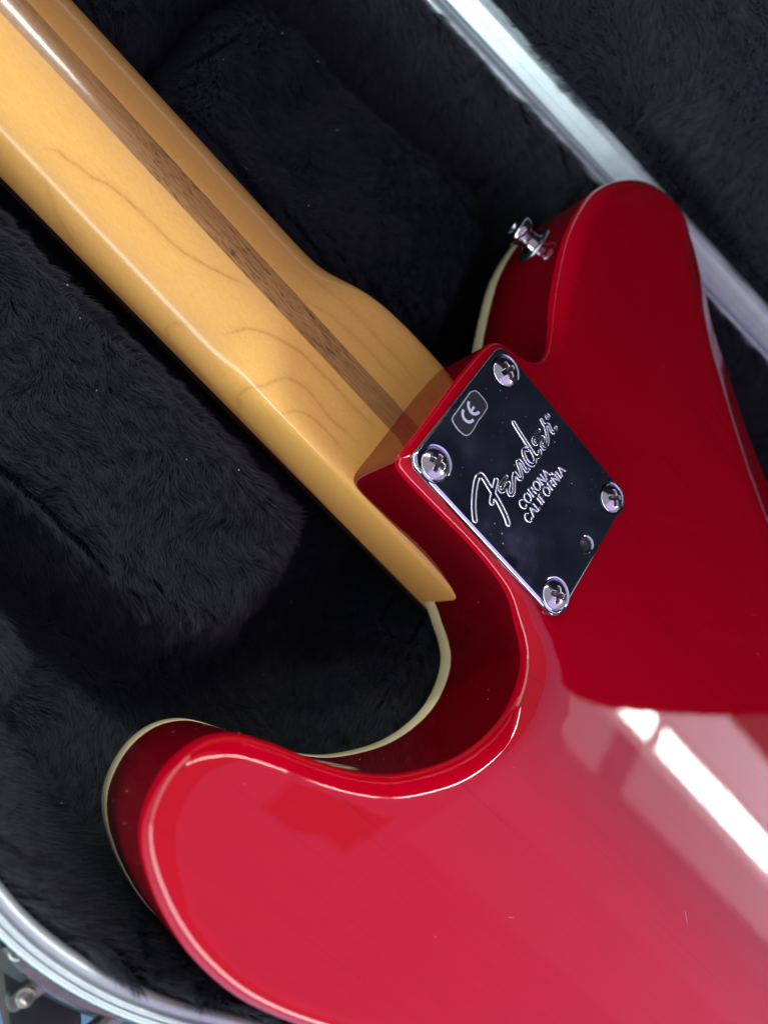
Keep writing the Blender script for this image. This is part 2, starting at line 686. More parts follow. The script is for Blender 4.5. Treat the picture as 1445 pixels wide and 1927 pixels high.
def neck_z(x, u):
    """height of the neck's back across u in [-1, 1]"""
    t = sstep(-94, -40, x)
    e = 2.15 + 22.0 * t ** 2.6
    z = (1 - np.abs(u) ** e) ** (1 / e)
    top = -24.9
    return -45.6 + (top + 45.6) * z


# dark ring lines seen in the maple, traced as they run (x, y on the neck)
def px_neck(u, v, z=-25.5):
    d = rt * ((u - 722.5) / 1430) + dn * ((v - 963.5) / 1430) + fw
    s = (z - CAM_POS[2]) / d.z
    return CAM_POS[0] + s * d.x, CAM_POS[1] + s * d.y


def A(pts, ox, oy, sc):
    return [(ox + p[0] / sc, oy + p[1] / sc) for p in pts]


RINGS = [
    (A([(215, 248), (260, 232), (310, 240), (370, 290), (430, 325), (500, 385), (580, 420), (660, 480), (740, 550), (820, 630), (900, 710), (980, 780), (1060, 830), (1150, 880), (1250, 930), (1380, 990)], 0, 200, 2.89), .9),
    (A([(230, 330), (265, 450), (310, 580), (360, 670), (420, 760), (460, 830)], 0, 200, 2.89), .45),
    (A([(170, 515), (200, 517), (260, 505), (330, 487), (400, 500), (480, 530), (560, 575), (640, 630), (720, 710), (800, 790), (880, 880), (960, 960), (1040, 1040)], 350, 450, 2.89), .8),
    (A([(1130, 1215), (1060, 1190), (990, 1180), (940, 1185), (905, 1210), (930, 1280), (980, 1370)], 0, 200, 2.89), .5),
    (A([(360, 1000), (310, 930), (287, 860), (330, 815), (430, 795), (480, 770), (530, 757), (590, 770), (660, 820), (720, 890), (790, 980), (860, 1040), (930, 1100)], 350, 450, 2.89), .7),
    (A([(470, 1000), (500, 965), (540, 945), (590, 935), (650, 950), (720, 1000), (790, 1070), (840, 1130), (900, 1190)], 350, 450, 2.89), .6),
    (A([(560, 270), (640, 330), (780, 410), (880, 500), (980, 590), (1080, 700), (1190, 800)], 350, 450, 2.89), .5),
    (A([(640, 180), (760, 270), (860, 350), (960, 450), (1060, 560), (1150, 650), (1260, 790)], 350, 450, 2.89), .5),
    (A([(180, 480), (300, 600), (420, 720), (560, 860), (700, 990), (860, 1130)], 100, 130, 2.89), .22),
]
NYC_W = 3.95
xs = np.concatenate([np.arange(NX0, -190, 6.0), np.arange(-190, NX1, .7), [NX1]])
us = np.concatenate([-np.cos(np.linspace(0, math.pi / 2, 56))[:-1], [0], np.cos(np.linspace(math.pi / 2, 0, 56))[1:]])
us = np.sign(us) * np.abs(us) ** .8


def neck_rows(lo, hi, cnt, both=False):
    """columns of the neck surface between two offsets from the stripe"""
    V = []
    for x in xs:
        yt, yb = neck_edges(x)
        c, hw = (yt + yb) / 2, (yb - yt) / 2
        sc = -1.15 + .008 * (x + 35) * 1.0
        a = -1 if lo is None else (sc + lo - c) / hw
        b = 1 if hi is None else (sc + hi - c) / hw
        t = np.linspace(0, 1, cnt)
        if lo is None:
            t = 1 - (1 - t) ** 1.0
            th = np.linspace(math.acos(-b) if abs(b) < 1 else 0, 0, cnt)
            u = -np.cos(th)[::-1]
            u = np.sort(-np.cos(np.linspace(0, math.acos(-b), cnt)))
        elif hi is None:
            u = np.sort(np.cos(np.linspace(0, math.acos(a), cnt)))
        else:
            u = a + (b - a) * t
        # pull the samples towards the sharp heel corners
        z = neck_z(x, u)
        y = c + hw * u
        V += [(x, yy_, zz) for yy_, zz in zip(y, z)]
    return V


def strip_faces(rows, cnt):
    F = []
    for i in range(rows - 1):
        for k in range(cnt - 1):
            F.append((i * cnt + k, (i + 1) * cnt + k, (i + 1) * cnt + k + 1, i * cnt + k + 1))
    return F


CN = 64
VA = neck_rows(None, -NYC_W, CN)
VB = neck_rows(NYC_W, None, CN)
FA = strip_faces(len(xs), CN)
off = len(VA)
V = VA + VB
F = FA + [tuple(i + off for i in f) for f in FA]
# flat underside joining both edges, and the two ends
base0 = len(V)
V += [(x, neck_edges(x)[0], -45.8) for x in xs] + [(x, neck_edges(x)[1], -45.8) for x in xs]
nx = len(xs)
for i in range(nx - 1):
    F.append((base0 + i, base0 + nx + i, base0 + nx + i + 1, base0 + i + 1))
    F.append((i * CN, base0 + i, base0 + i + 1, (i + 1) * CN))
    F.append((off + i * CN + CN - 1, off + (i + 1) * CN + CN - 1, base0 + nx + i + 1, base0 + nx + i))
VV = np.array(V)
grain = np.zeros(len(VV))
vis = (VV[:, 0] > -190)
Q = VV[vis][:, :2]
QZ = VV[vis]
# follow the traced lines on the real surface: compare in the direction they were seen from
D = QZ - np.array(CAM_POS)
cz = D @ np.array(fw)
PU = np.stack([722.5 + 1430 * (D @ np.array(rt)) / cz, 963.5 + 1430 * (D @ np.array(dn)) / cz], 1)
gsum = np.zeros(len(Q))
for line, st in RINGS:
    L = [px_neck(u, v) for u, v in catmull(line, False, 6)]
    L = np.array(L)
    P2 = np.stack([px_neck(u, v) for u, v in PU], 0) if False else None
    # project the surface points to the reference height along the same sight line
    sref = (-25.5 - CAM_POS[2]) / D[:, 2]
    R2 = np.stack([CAM_POS[0] + sref * D[:, 0], CAM_POS[1] + sref * D[:, 1]], 1)
    d = dist_poly(R2, L, False)
    ends = np.minimum(np.hypot(*(R2 - L[0]).T), np.hypot(*(R2 - L[-1]).T))
    gsum = np.maximum(gsum, st * (.62 * np.exp(-(d / .34) ** 2) + .18 * np.exp(-(d / 1.7) ** 2)) * np.clip(ends / 6, .15, 1))
grain[vis] = gsum
neck = gpart('neck', V, F, MAPLE, attrs={'grain': grain})
bm = bmesh.new(); bm.from_mesh(neck.data); bmesh.ops.recalc_face_normals(bm, faces=bm.faces)
# the outside must face out: the back looks up
flip = sum(f.normal.z * f.calc_area() for f in bm.faces if f.calc_center_median().z > .008) < 0
if flip:
    bmesh.ops.reverse_faces(bm, faces=bm.faces)
bm.to_mesh(neck.data); bm.free()
VC = neck_rows(-NYC_W, NYC_W, 9)
VC = [(v[0], v[1], v[2] + .015) for v in VC]
sF = [tuple(reversed(f)) for f in strip_faces(len(xs), 9)]
tb = len(VC)
VC += [(v[0], v[1], v[2] - 3) for v in VC[:]]
F = sF + [tuple(i + tb for i in reversed(f)) for f in sF]
for i in range(nx - 1):
    F.append((i * 9, i * 9 + 9, tb + i * 9 + 9, tb + i * 9))
    F.append((i * 9 + 8, tb + i * 9 + 8, tb + i * 9 + 17, i * 9 + 17))
stripe = gpart('walnut_stripe', VC, F, WALNUT)
bm = bmesh.new(); bm.from_mesh(stripe.data)
flip = sum(f.normal.z for f in bm.faces if f.calc_center_median().z > .018) < 0
bm.free()
if stripe.data.polygons[0].normal.z < 0:
    stripe.data.flip_normals()
sharp_by_angle(stripe, 50)
# rosewood fingerboard under the maple
V = []
fb = [(0.5, -45.75), (0.25, -46.5), (.3, -49.5), (1.2, -51), ]
xf = np.arange(NX0, 32, 12.0)
for x in xf:
    yt, yb = neck_edges(x)
    V += [(x, yt + d, z) for d, z in fb] + [(x, yb - d, z) for d, z in reversed(fb)]
F = []
for i in range(len(xf) - 1):
    for k in range(8):
        l = (k + 1) % 8
        F.append((i * 8 + k, i * 8 + l, i * 8 + 8 + l, i * 8 + 8 + k))
F += [tuple(range(8)), tuple((len(xf) - 1) * 8 + k for k in reversed(range(8)))]
fbo = gpart('fingerboard', V, F, ROSE)
sharp_by_angle(fbo, 40)

# ------------------------------------------------------------------ the neck plate
def rrect(x0, x1, y0, y1, r, k=8):
    P = []
    for cx, cy, a0 in ((x1 - r, y0 + r, -90), (x1 - r, y1 - r, 0), (x0 + r, y1 - r, 90), (x0 + r, y0 + r, 180)):
        for i in range(k + 1):
            a = math.radians(a0 + 90 * i / k)
            P.append((cx + r * math.cos(a), cy + r * math.sin(a)))
    return np.array(P)


def circle(cx, cy, r, k=40):
    a = np.arange(k) * 2 * math.pi / k
    return np.stack([cx + r * np.cos(a), cy + r * np.sin(a)], 1)


PX0, PX1, PY0, PY1 = -31.6, 30.4, -24.0, 24.6
SCREWS = [(-25.4, -19.05), (-25.4, 19.05), (25.4, 19.05), (25.4, -19.05)]
PZ = 1.65
outer = rrect(PX0, PX1, PY0, PY1, 3.4)
oN = normals2d(outer)
V, F = [], []
no = len(outer)
edge_prof = [(0, .12), (0, PZ - .75), (.12, PZ - .38), (.38, PZ - .12), (.8, PZ)]
for u, z in edge_prof:
    V += [(p[0], p[1], z) for p in outer - oN * u]
for i in range(len(edge_prof) - 1):
    for k in range(no):
        l = (k + 1) % no
        F.append((i * no + k, i * no + l, (i + 1) * no + l, (i + 1) * no + k))
top = outer - oN * .8
holes = [(c, 5.15) for c in SCREWS] + [((26.0, .6), 2.75)]
hl = [circle(c[0], c[1], r + .2) for c, r in holes]
gp = grid_inside(top, 4.0, 1.5)
for c, r in holes:
    gp = gp[np.hypot(gp[:, 0] - c[0], gp[:, 1] - c[1]) > r + 1.2]
TV, TF = triangulate([top] + hl, gp)
s0 = len(V)
V += [(p[0], p[1], PZ) for p in TV]
F += [tuple(s0 + i for i in t) for t in TF]
for (c, r), H in zip(holes, hl):
    hp = [(r + .2, PZ), (r, PZ), (r - .25, PZ - .06), (r - .75, PZ - .55), (r - 1.0, .2)] if r > 4 else [(r + .2, PZ), (r, PZ), (r - .15, PZ - .05), (r - .4, PZ - .4), (r - .45, .15)]
    s0 = len(V)
    for rr, z in hp:
        V += [(p[0], p[1], z) for p in circle(c[0], c[1], rr)]
    for i in range(len(hp) - 1):
        for k in range(40):
            l = (k + 1) % 40
            F.append((s0 + i * 40 + k, s0 + i * 40 + l, s0 + i * 40 + 40 + l, s0 + i * 40 + 40 + k))
plate = gpart('neck_plate', V, F, CHROME)
bm = bmesh.new(); bm.from_mesh(plate.data)
bmesh.ops.remove_doubles(bm, verts=bm.verts, dist=1e-6)
bm.to_mesh(plate.data); bm.free()
sharp_by_angle(plate, 30)
# dark bottom of the small open hole
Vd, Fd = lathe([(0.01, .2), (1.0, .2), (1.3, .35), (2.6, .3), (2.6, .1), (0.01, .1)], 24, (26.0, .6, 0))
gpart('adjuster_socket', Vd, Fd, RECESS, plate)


def make_screw(cx, cy, ang):
    """oval head screw with a cross recess pressed into the dome"""
    R, Hh = 4.35, 1.75
    V, F = [], []
    nr_, ns = 26, 96
    ca, sa = math.cos(ang), math.sin(ang)

    def hz(x, y):
        r = math.hypot(x, y)
        z = Hh * (1 - (r / R) ** 2) ** .72 if r < R else 0
        a, b_ = x * ca + y * sa, -x * sa + y * ca
        dd = 1e9
        # cross arms
        w, L = .47, 2.25
        for p, q in ((a, b_), (b_, a)):
            ex, ey = max(abs(p) - L + max(0, 0), 0), max(abs(q) - w * (1.25 - .12 * abs(p)), 0)
            dd = min(dd, math.hypot(ex, ey))
        core = max(math.hypot(a, b_) - .95, 0)
        dd = min(dd, core)
        dig = 1 - sstep(0, .22, dd)
        depth = 1.55 - .42 * min(r, 2.4)
        return z - dig * max(depth, 0.25), float(dig)

    digs = []
    for i in range(nr_ + 1):
        r = R * (i / nr_) ** .9
        for k in range(ns):
            a = 2 * math.pi * k / ns
            x, y = r * math.cos(a), r * math.sin(a)
            z, dg = hz(x, y)
            V.append((cx + x, cy + y, PZ - .15 + z))
            digs.append(dg)
            if i == 0:
                break
    def idx(i, k):
        return 0 if i == 0 else 1 + (i - 1) * ns + k % ns
    for k in range(ns):
        F.append((0, idx(1, k), idx(1, k + 1)))
    for i in range(1, nr_):
        for k in range(ns):
            F.append((idx(i, k), idx(i + 1, k), idx(i + 1, k + 1), idx(i, k + 1)))
    rim = [idx(nr_, k) for k in range(ns)]
    s = len(V)
    for k in range(ns):
        p = V[rim[k]]
        V.append((cx + (p[0] - cx) * .8, cy + (p[1] - cy) * .8, PZ - 1.2))
    digs += [0] * ns
    for k in range(ns):
        F.append((rim[k], s + k, s + (k + 1) % ns, rim[(k + 1) % ns]))
    o = gpart('screw', V, F, SCREW, plate)
    o.data.materials.append(RECESS)
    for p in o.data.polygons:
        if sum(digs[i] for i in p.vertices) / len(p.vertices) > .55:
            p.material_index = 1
    return o


for (c, an) in zip(SCREWS, (.30, 1.25, .75, .45)):
    make_screw(c[0], c[1], an)


# ------------------------------------------------------------------ marks on the plate
def px_plate(u, v, z=PZ):
    return px_neck(u, v, z)


def msq(field, x0, y0, h, level):
    """closed contour loops of a sampled field"""
    nx_, ny_ = field.shape
    segs = {}
    def ip(ax, ay, bx, by, fa, fb_):
        t = (level - fa) / (fb_ - fa)
        return (ax + (bx - ax) * t, ay + (by - ay) * t)
    for i in range(nx_ - 1):
        for j in range(ny_ - 1):
            c = [(i, j), (i + 1, j), (i + 1, j + 1), (i, j + 1)]
            f = [field[p] for p in c]
            b_ = [q < level for q in f]
            if all(b_) or not any(b_):
                continue
            pts = []
            for k in range(4):
                l = (k + 1) % 4
                if b_[k] != b_[l]:
                    e = tuple(sorted((c[k], c[l])))
                    pts.append((e, ip(*c[k], *c[l], f[k], f[l])))
            prs = [(pts[0], pts[1])] if len(pts) == 2 else [(pts[0], pts[1]), (pts[2], pts[3])]
            for a, b2 in prs:
                segs.setdefault(a[0], []).append((b2[0], a[1], b2[1]))
                segs.setdefault(b2[0], []).append((a[0], b2[1], a[1]))
    loops = []
    seen = set()
    for st in list(segs):
        if st in seen:
            continue
        cur, L, prev = st, [], None
        while True:
            seen.add(cur)
            L.append(segs[cur][0][1])
            nxt = [q for q in segs[cur] if q[0] != prev]
            prev, cur2 = cur, (nxt[0][0] if nxt else None)
            if cur2 is None or cur2 in seen:
                break
            cur = cur2
        if len(L) > 6:
            loops.append(np.array([(x0 + p[0] * h, y0 + p[1] * h) for p in L]))
    return loops


fa = lambda P: A(P, 880, 880, 14.45)
fb2 = lambda P: A(P, 930, 780, 11.115)
STROKES = [
    (fa([(195, 1420), (172, 1250), (163, 1050), (168, 850), (185, 650), (208, 480), (245, 330), (295, 235), (345, 195), (405, 235), (470, 330), (560, 480), (640, 610), (700, 700)]), .62),
    (fa([(700, 700), (790, 850), (880, 1010), (960, 1170), (1030, 1320), (1085, 1480), (1095, 1520)]), .62),
    (fa([(775, 345), (742, 480), (710, 620), (685, 740), (660, 850), (648, 945)]), .62),
    (fa([(1050, 235), (975, 340), (900, 445), (855, 535), (868, 610), (920, 640), (985, 600), (1050, 490), (1100, 405), (1128, 430), (1110, 530), (1095, 630), (1130, 720), (1180, 740), (1240, 690), (1255, 500), (1260, 300), (1275, 150)]), .46),
    (fb2([(398, 1400), (402, 1300), (425, 1225), (475, 1280), (530, 1350), (570, 1325), (550, 1200), (500, 1060), (485, 985), (520, 965), (570, 1020), (620, 1110), (670, 1180), (715, 1150)]), .50),
    (fb2([(400, 165), (480, 300), (570, 440), (660, 580), (740, 700), (810, 810), (870, 880), (925, 870), (958, 810), (948, 765)]), .50),
    (fb2([(690, 735), (640, 720), (605, 770), (625, 870), (670, 960), (735, 1035), (795, 1050), (845, 1005), (850, 920), (825, 850)]), .48),
    (fb2([(935, 325), (880, 400), (825, 490), (808, 550), (840, 612), (890, 600), (940, 530), (1000, 470), (1030, 490), (1000, 580), (985, 650), (1020, 705), (1070, 690), (1112, 600), (1112, 480), (1085, 350), (1055, 240), (1010, 170), (978, 105)]), .46),
    (fb2([(1055, 235), (1095, 205), (1130, 215), (1160, 275), (1190, 345), (1230, 378), (1275, 335), (1285, 265)]), .44),
]


def plate_line(P, z=PZ):
    return np.array([px_plate(u, v, z) for u, v in P])


def outline_part(name, strokes, h, r, mat, parent, z):
    allp = [(catmull(plate_line(p), False, .3), w) for p, w in strokes]
    C_ = np.vstack([a for a, w in allp])
    lo, hi = C_.min(0) - 2, C_.max(0) + 2
    gx, gy = np.arange(lo[0], hi[0], h), np.arange(lo[1], hi[1], h)
    G = np.stack(np.meshgrid(gx, gy, indexing='ij'), -1).reshape(-1, 2)
    f = np.full(len(G), 1e9)
    for p, w in allp:
        f = np.minimum(f, dist_poly(G, p, False) / w)
    loops = msq(f.reshape(len(gx), len(gy)), lo[0], lo[1], h, 1.0)
    V, F = [], []
    for L in loops:
        L = smooth_loop(resample(L, .22), 2)
        v, fc = tube([(p[0], p[1], z) for p in L], r, 8, True)
        F += [tuple(i + len(V) for i in q) for q in fc]
        V += v
    return gpart(name, V, F, mat, parent)


ENGR = m_plain('embossed_chrome', (.95, .95, 1.0), .2, metal=1)


def logo_part(name, sets, h, mat, parent, z):
    V, F = [], []
    for strokes, w, r in sets:
        allp = [catmull(plate_line(p), False, .3) for p in strokes]
        C_ = np.vstack(allp)
        lo, hi = C_.min(0) - 2, C_.max(0) + 2
        gx, gy = np.arange(lo[0], hi[0], h), np.arange(lo[1], hi[1], h)
        G = np.stack(np.meshgrid(gx, gy, indexing='ij'), -1).reshape(-1, 2)
        f = np.full(len(G), 1e9)
        for p in allp:
            f = np.minimum(f, dist_poly(G, p, False))
        for L in msq(f.reshape(len(gx), len(gy)), lo[0], lo[1], h, w):
            L = smooth_loop(resample(L, .2), 1)
            v, fc = tube([(p[0], p[1], z) for p in L], r, 8, True)
            F += [tuple(i + len(V) for i in q) for q in fc]
            V += v
    return gpart(name, V, F, mat, parent)


SS = [p for p, w in STROKES]
logo_part('script_logo', [(SS[0:3], .66, .24), (SS[3:5], .42, .19), (SS[5:7], .50, .21), (SS[7:9], .42, .18)], .12, ENGR, plate, PZ + .03)
# registered mark
rc = plate_line([A([(1108, 40)], 930, 780, 11.115)[0]])[0]
V, F = tube([(rc[0] + .85 * math.cos(a), rc[1] + .85 * math.sin(a), PZ + .02) for a in np.arange(24) * math.pi / 12], .13, 6, True)
rl = [[(-.35, -.3), (.38, -.3)], [(-.35, -.3), (-.36, .1), (-.2, .3), (0, .22), (.05, -.1), (.05, -.3)], [(.02, .0), (.38, .32)]]
for L in rl:
    v, f = tube([(rc[0] + p[0], rc[1] + p[1], PZ + .02) for p in L], .08, 6)
    F += [tuple(i + len(V) for i in q) for q in f]
    V += v
gpart('registered_mark', V, F, ENGR, plate)


LETTERS = {  # strokes on a unit box, x across, y up
    'C': [[(.93, .78), (.80, .94), (.55, 1.0), (.25, .88), (.08, .62), (.08, .36), (.25, .1), (.55, 0), (.80, .06), (.93, .22)]],
    'O': [[(.5, 1), (.22, .9), (.06, .64), (.06, .36), (.22, .1), (.5, 0), (.78, .1), (.94, .36), (.94, .64), (.78, .9), (.5, 1)]],
    'R': [[(.12, 0), (.12, 1), (.62, 1), (.84, .9), (.88, .74), (.8, .58), (.6, .5), (.12, .5)], [(.55, .5), (.78, .38), (.86, 0)]],
    'N': [[(.1, 0), (.1, 1), (.88, 0), (.88, 1)]],
    'A': [[(.02, 0), (.5, 1), (.98, 0)], [(.2, .34), (.8, .34)]],
    'L': [[(.12, 1), (.12, 0), (.85, 0)]],
    'I': [[(.5, 0), (.5, 1)]],
    'F': [[(.12, 0), (.12, 1), (.88, 1)], [(.12, .52), (.75, .52)]],
    ',': [[(.3, .12), (.45, .1), (.4, -.1), (.25, -.2)]],
}
WID = {'I': .28, ',': .35, 'L': .72, 'F': .74, 'N': .92, 'R': .86, 'A': .95, 'C': .98, 'O': 1.05}


def text_strokes(txt, base0, base1, height):
    """letters along a base line given by two plate points"""
    b0, b1 = np.array(base0), np.array(base1)
    d = b1 - b0
    L = np.linalg.norm(d)
    d /= L
    upv = np.array([-d[1], d[0]])
    tot = sum(WID[c] for c in txt) + .17 * (len(txt) - 1)
    k = L / tot
    x = 0
    res = []
    for c in txt:
        for st in LETTERS[c]:
            P = [b0 + d * (x + p[0] * WID[c]) * k + upv * p[1] * height for p in st]
            res.append(np.array(P))
        x += WID[c] + .17
    return res


def bead_text(name, lines, r):
    V, F = [], []
    for st in lines:
        P = resample(st, .25, False)
        v, f = tube([(p[0], p[1], PZ) for p in P], r, 8)
        F += [tuple(i + len(V) for i in q) for q in f]
        V += v
    return gpart(name, V, F, ENGR, plate)


t1 = text_strokes('CORONA,', px_plate(*A([(300, 1215)], 960, 860, 12.04)[0]), px_plate(*A([(960, 345)], 960, 860, 12.04)[0]), 2.75)
t2 = text_strokes('CALIFORNIA', px_plate(*A([(420, 1520)], 960, 860, 12.04)[0]), px_plate(*A([(1255, 320)], 960, 860, 12.04)[0]), 2.65)
bead_text('lettering', t1, .26)
bead_text('lettering', t2, .26)

# the certification sticker
fd = lambda P: A(P, 840, 730, 16.06)
SO = plate_line(fd([(835, 85), (900, 95), (1000, 185), (1080, 280), (1150, 370), (1205, 460), (1232, 540), (1225, 610), (1160, 720), (1060, 870), (950, 1010), (880, 1140), (800, 1280), (700, 1400), (630, 1435), (540, 1425), (450, 1365), (360, 1280), (270, 1160), (205, 1060), (165, 950), (190, 870), (270, 760), (380, 600), (500, 430), (620, 260), (730, 120)]))
SO = resample(catmull(SO, True, .3), .35)
if np.sum(SO[:, 0] * np.roll(SO[:, 1], -1) - np.roll(SO[:, 0], -1) * SO[:, 1]) < 0:
    SO = SO[::-1]
V, F = prism(SO, PZ + .004, PZ + .09)
st = gpart('sticker', V, F, STICKER, plate)
sharp_by_angle(st, 30)
rag = np.array([1 + .5 * noise.noise(Vector((i * .31, 2.2, 0))) for i in range(len(SO))])
sn = normals2d(SO)
V, F = [], []
SO_in, SO_out = SO - sn * (.10 + .10 * rag)[:, None], SO + sn * (.05 + .16 * np.abs(rag - 1) * 2)[:, None]
k_ = len(SO)
for P, z in ((SO_out, PZ + .01), (SO_out, PZ + .1), (SO_in, PZ + .13), (SO_in, PZ + .05)):
    V += [(p[0], p[1], z) for p in P]
for i in range(4):
    for q in range(k_):
        l = (q + 1) % k_
        F.append((i * k_ + q, i * k_ + l, ((i + 1) % 4) * k_ + l, ((i + 1) % 4) * k_ + q))
gpart('sticker_edge', V, F, STICKEDGE, plate)


def ribbon(line, w, z0, z1):
    P = catmull(line, False, .12)
    t = np.gradient(P, axis=0)
    t /= np.linalg.norm(t, axis=1)[:, None]
    nn = np.stack([-t[:, 1], t[:, 0]], 1)
    L = np.vstack([P - nn * w, (P + nn * w)[::-1]])
    V, F = [], []
    k = len(P)
    for z in (z0, z1):
        V += [(p[0], p[1], z) for p in L]
    m_ = 2 * k
    for i in range(k - 1):
        F.append((m_ + i, m_ + i + 1, m_ + 2 * k - 2 - i, m_ + 2 * k - 1 - i))
        F.append((i + 1, i, 2 * k - 1 - i, 2 * k - 2 - i))
    for i in range(m_):
        l = (i + 1) % m_
        F.append((i, l, m_ + l, m_ + i))
    return V, F


V, F = [], []
for P in ([(505, 660), (478, 750), (488, 850), (535, 945), (605, 1010), (680, 1033), (750, 1010), (805, 965)],
          [(672, 415), (650, 500), (662, 600), (708, 700), (780, 770), (860, 792), (930, 765), (975, 725)]):
    v, f = ribbon(plate_line(fd(P)), .42, PZ + .085, PZ + .115)
    F += [tuple(i + len(V) for i in q) for q in f]
    V += v
v, f = ribbon(plate_line(fd([(825, 570), (790, 625), (740, 700)])), .36, PZ + .085, PZ + .112)
F += [tuple(i + len(V) for i in q) for q in f]
V += v
ce = gpart('printed_mark', V, F, PRINT, plate, smooth=False)

# ------------------------------------------------------------------ strap button on the bass shoulder
bo, bd = Vector((-35.6, 88.0, -23.6)), Vector((-.985, -.17, .0))
btn = empty('strap_button')
btn.parent = guitar
bpf = [(r * 1.02, h) for r, h in [(0, .2), (4.2, .2), (4.7, .6), (4.4, 1.2), (3.7, 1.9), (3.3, 3.2), (3.35, 4.8), (3.9, 5.8), (4.8, 6.6), (5.15, 7.4), (5.1, 8.8), (4.6, 9.6), (2.8, 10.0), (2.6, 9.7), (1.6, 9.0), (0, 8.9)]]
V, F = lathe([(max(r, .01), h) for r, h in bpf], 48, (bo.x, bo.y, bo.z + GOFF), bd)
bbody = mesh('button_body', V, F, BUTTON, btn)
sharp_by_angle(bbody, 50)
V, F = lathe([(.01, .05), (6.9, .05), (7.2, .4), (7.0, .9), (6.2, 1.25), (4.0, 1.3)], 48, (bo.x, bo.y, bo.z + GOFF), bd)
sharp_by_angle(mesh('washer', V, F, FELT, btn), 50)
V, F = lathe([(.01, 9.6), (1.5, 9.5), (2.2, 9.2), (2.3, 8.9)], 32, (bo.x, bo.y, bo.z + GOFF), bd)
mesh('screw_head', V, F, SCREW, btn)

# ------------------------------------------------------------------ the case
case = empty('guitar_case', (0, 0, -118))
tag(case, 'open black moulded guitar case with aluminium rims and black plush lining', 'guitar case')
COFF = 118


def cpart(name, V, F, mat, parent=None, smooth=True):
    return mesh(name, [(v[0], v[1], v[2] + COFF) for v in V], F, mat, parent or case, smooth)


RIM_Z = -24.0


def hinge_y(x):
    return 146.0 + .2 * x


RIM = [(-420, hinge_y(-420)), (-420, 20), (-420, -62), (-330, -72), (-240, -84), (-170, -98), (-120, -116), (-80, -134), (-52, -144.5), (-36.5, -149.2),
       (-26, -151.3), (-13.2, -151.9), (0, -151), (12.7, -148.5), (24.3, -145.2), (34, -142.6), (55, -138), (85, -134), (120, -136),
       (170, -150), (230, -168), (290, -170), (345, -150), (378, -105), (388, -40), (390, 60), (388, 140), (384, 185), (370, hinge_y(378) - 8), (340, hinge_y(340))]
RIMC = resample(np.vstack([catmull(RIM, False, 2)]), 3.0)
if np.sum(RIMC[:, 0] * np.roll(RIMC[:, 1], -1) - np.roll(RIMC[:, 0], -1) * RIMC[:, 1]) < 0:
    RIMC = RIMC[::-1]
RIMC = smooth_loop(RIMC, 4)
# aluminium valance: a stepped extrusion, u outward from the inner edge
path = [(p[0], p[1], RIM_Z) for p in RIMC]
VAL = [(-.2, -6), (-.2, -1.6), (-.1, -1.1), (.25, -.6), (.8, -.22), (1.5, -.08), (2.2, -.2), (2.5, -.5), (2.6, -1.0), (2.8, -1.0), (2.9, -.3), (3.1, .0), (3.5, .12), (3.9, .0), (4.05, -.3), (4.1, -.8), (4.3, -.8), (4.4, -.45), (4.8, -.1), (5.2, -.1), (5.6, -.4), (5.9, -1), (5.9, -7.5), (5.0, -7.5), (4.7, -6)]
V, F = sweep(path, VAL)
val = cpart('rim', V, F, ALU)
sharp_by_angle(val, 48)
# outer moulded shell
SH = [(4.8, -5.5), (5.7, -7.6), (6.2, -12), (9, -17), (14, -24), (13, -60), (9, -84), (2, -93.5), (-30, -93.5), (-30, -90), (2, -88), (5.5, -80), (8, -58), (9, -24), (6, -12)]
V, F = sweep(path, SH)
shell = cpart('shell', V, F, SHELL)
sharp_by_angle(shell, 60)

# plush lining surface
FLOOR = -86.0


def soft_box(P, cx, cy, ang, lx, ly, r, soft):
    c, s_ = math.cos(ang), math.sin(ang)
    d = P - np.array([cx, cy])
    a = np.abs(d[:, 0] * c + d[:, 1] * s_) - lx + r
    b_ = np.abs(-d[:, 0] * s_ + d[:, 1] * c) - ly + r
    q = np.hypot(np.maximum(a, 0), np.maximum(b_, 0)) + np.minimum(np.maximum(a, b_), 0) - r
    return 1 - sstep(-soft, soft, q)


def plush_z(P):
    d = dist_poly(P, RIMC)
    wall = 1 - sstep(0, 15, d)
    wall = wall ** .8
    z = np.full(len(P), FLOOR)
    z = z + 3.0 * vnoise(P, .02, 3.1) + 1.6 * vnoise(P, .055, 8.2)
    # padded neck cradles on either side of the neck
    t = soft_box(P, -94, -57, .03, 69, 31, 22, 8)
    z = np.maximum(z, FLOOR + t * (40 + 3 * vnoise(P, .03, 1.7)))
    t = soft_box(P, -98, 66, .20, 60, 36, 20, 10)
    z = np.maximum(z, FLOOR + t * (36 + 4 * vnoise(P, .03, 5.7)))
    t = soft_box(P, -200, 60, .2, 34, 36, 16, 8)
    z = np.maximum(z, FLOOR + t * (36 + 4 * vnoise(P, .03, 4.1)))
    t = soft_box(P, -230, -50, 0, 62, 26, 16, 8)
    z = np.maximum(z, FLOOR + t * (38 + 4 * vnoise(P, .03, 2.1)))
    t = soft_box(P, -112, -124, -.3, 50, 22, 14, 10)
    z = np.maximum(z, FLOOR + t * (34 + 4 * vnoise(P, .03, 6.1)))
    # body pad
    t = soft_box(P, 165, 0, 0, 150, 96, 60, 14)
    z = np.maximum(z, FLOOR + t * 36)
    # keep clear of the neck and the body
    nk = (P[:, 0] < 20) & (P[:, 0] > -430)
    z = np.where(nk & (np.abs(P[:, 1] + 1) < 33), np.minimum(z, -66 - 0 * z), z)
    zw = FLOOR + (RIM_Z - 2.5 - FLOOR) * wall
    return np.maximum(z, zw)


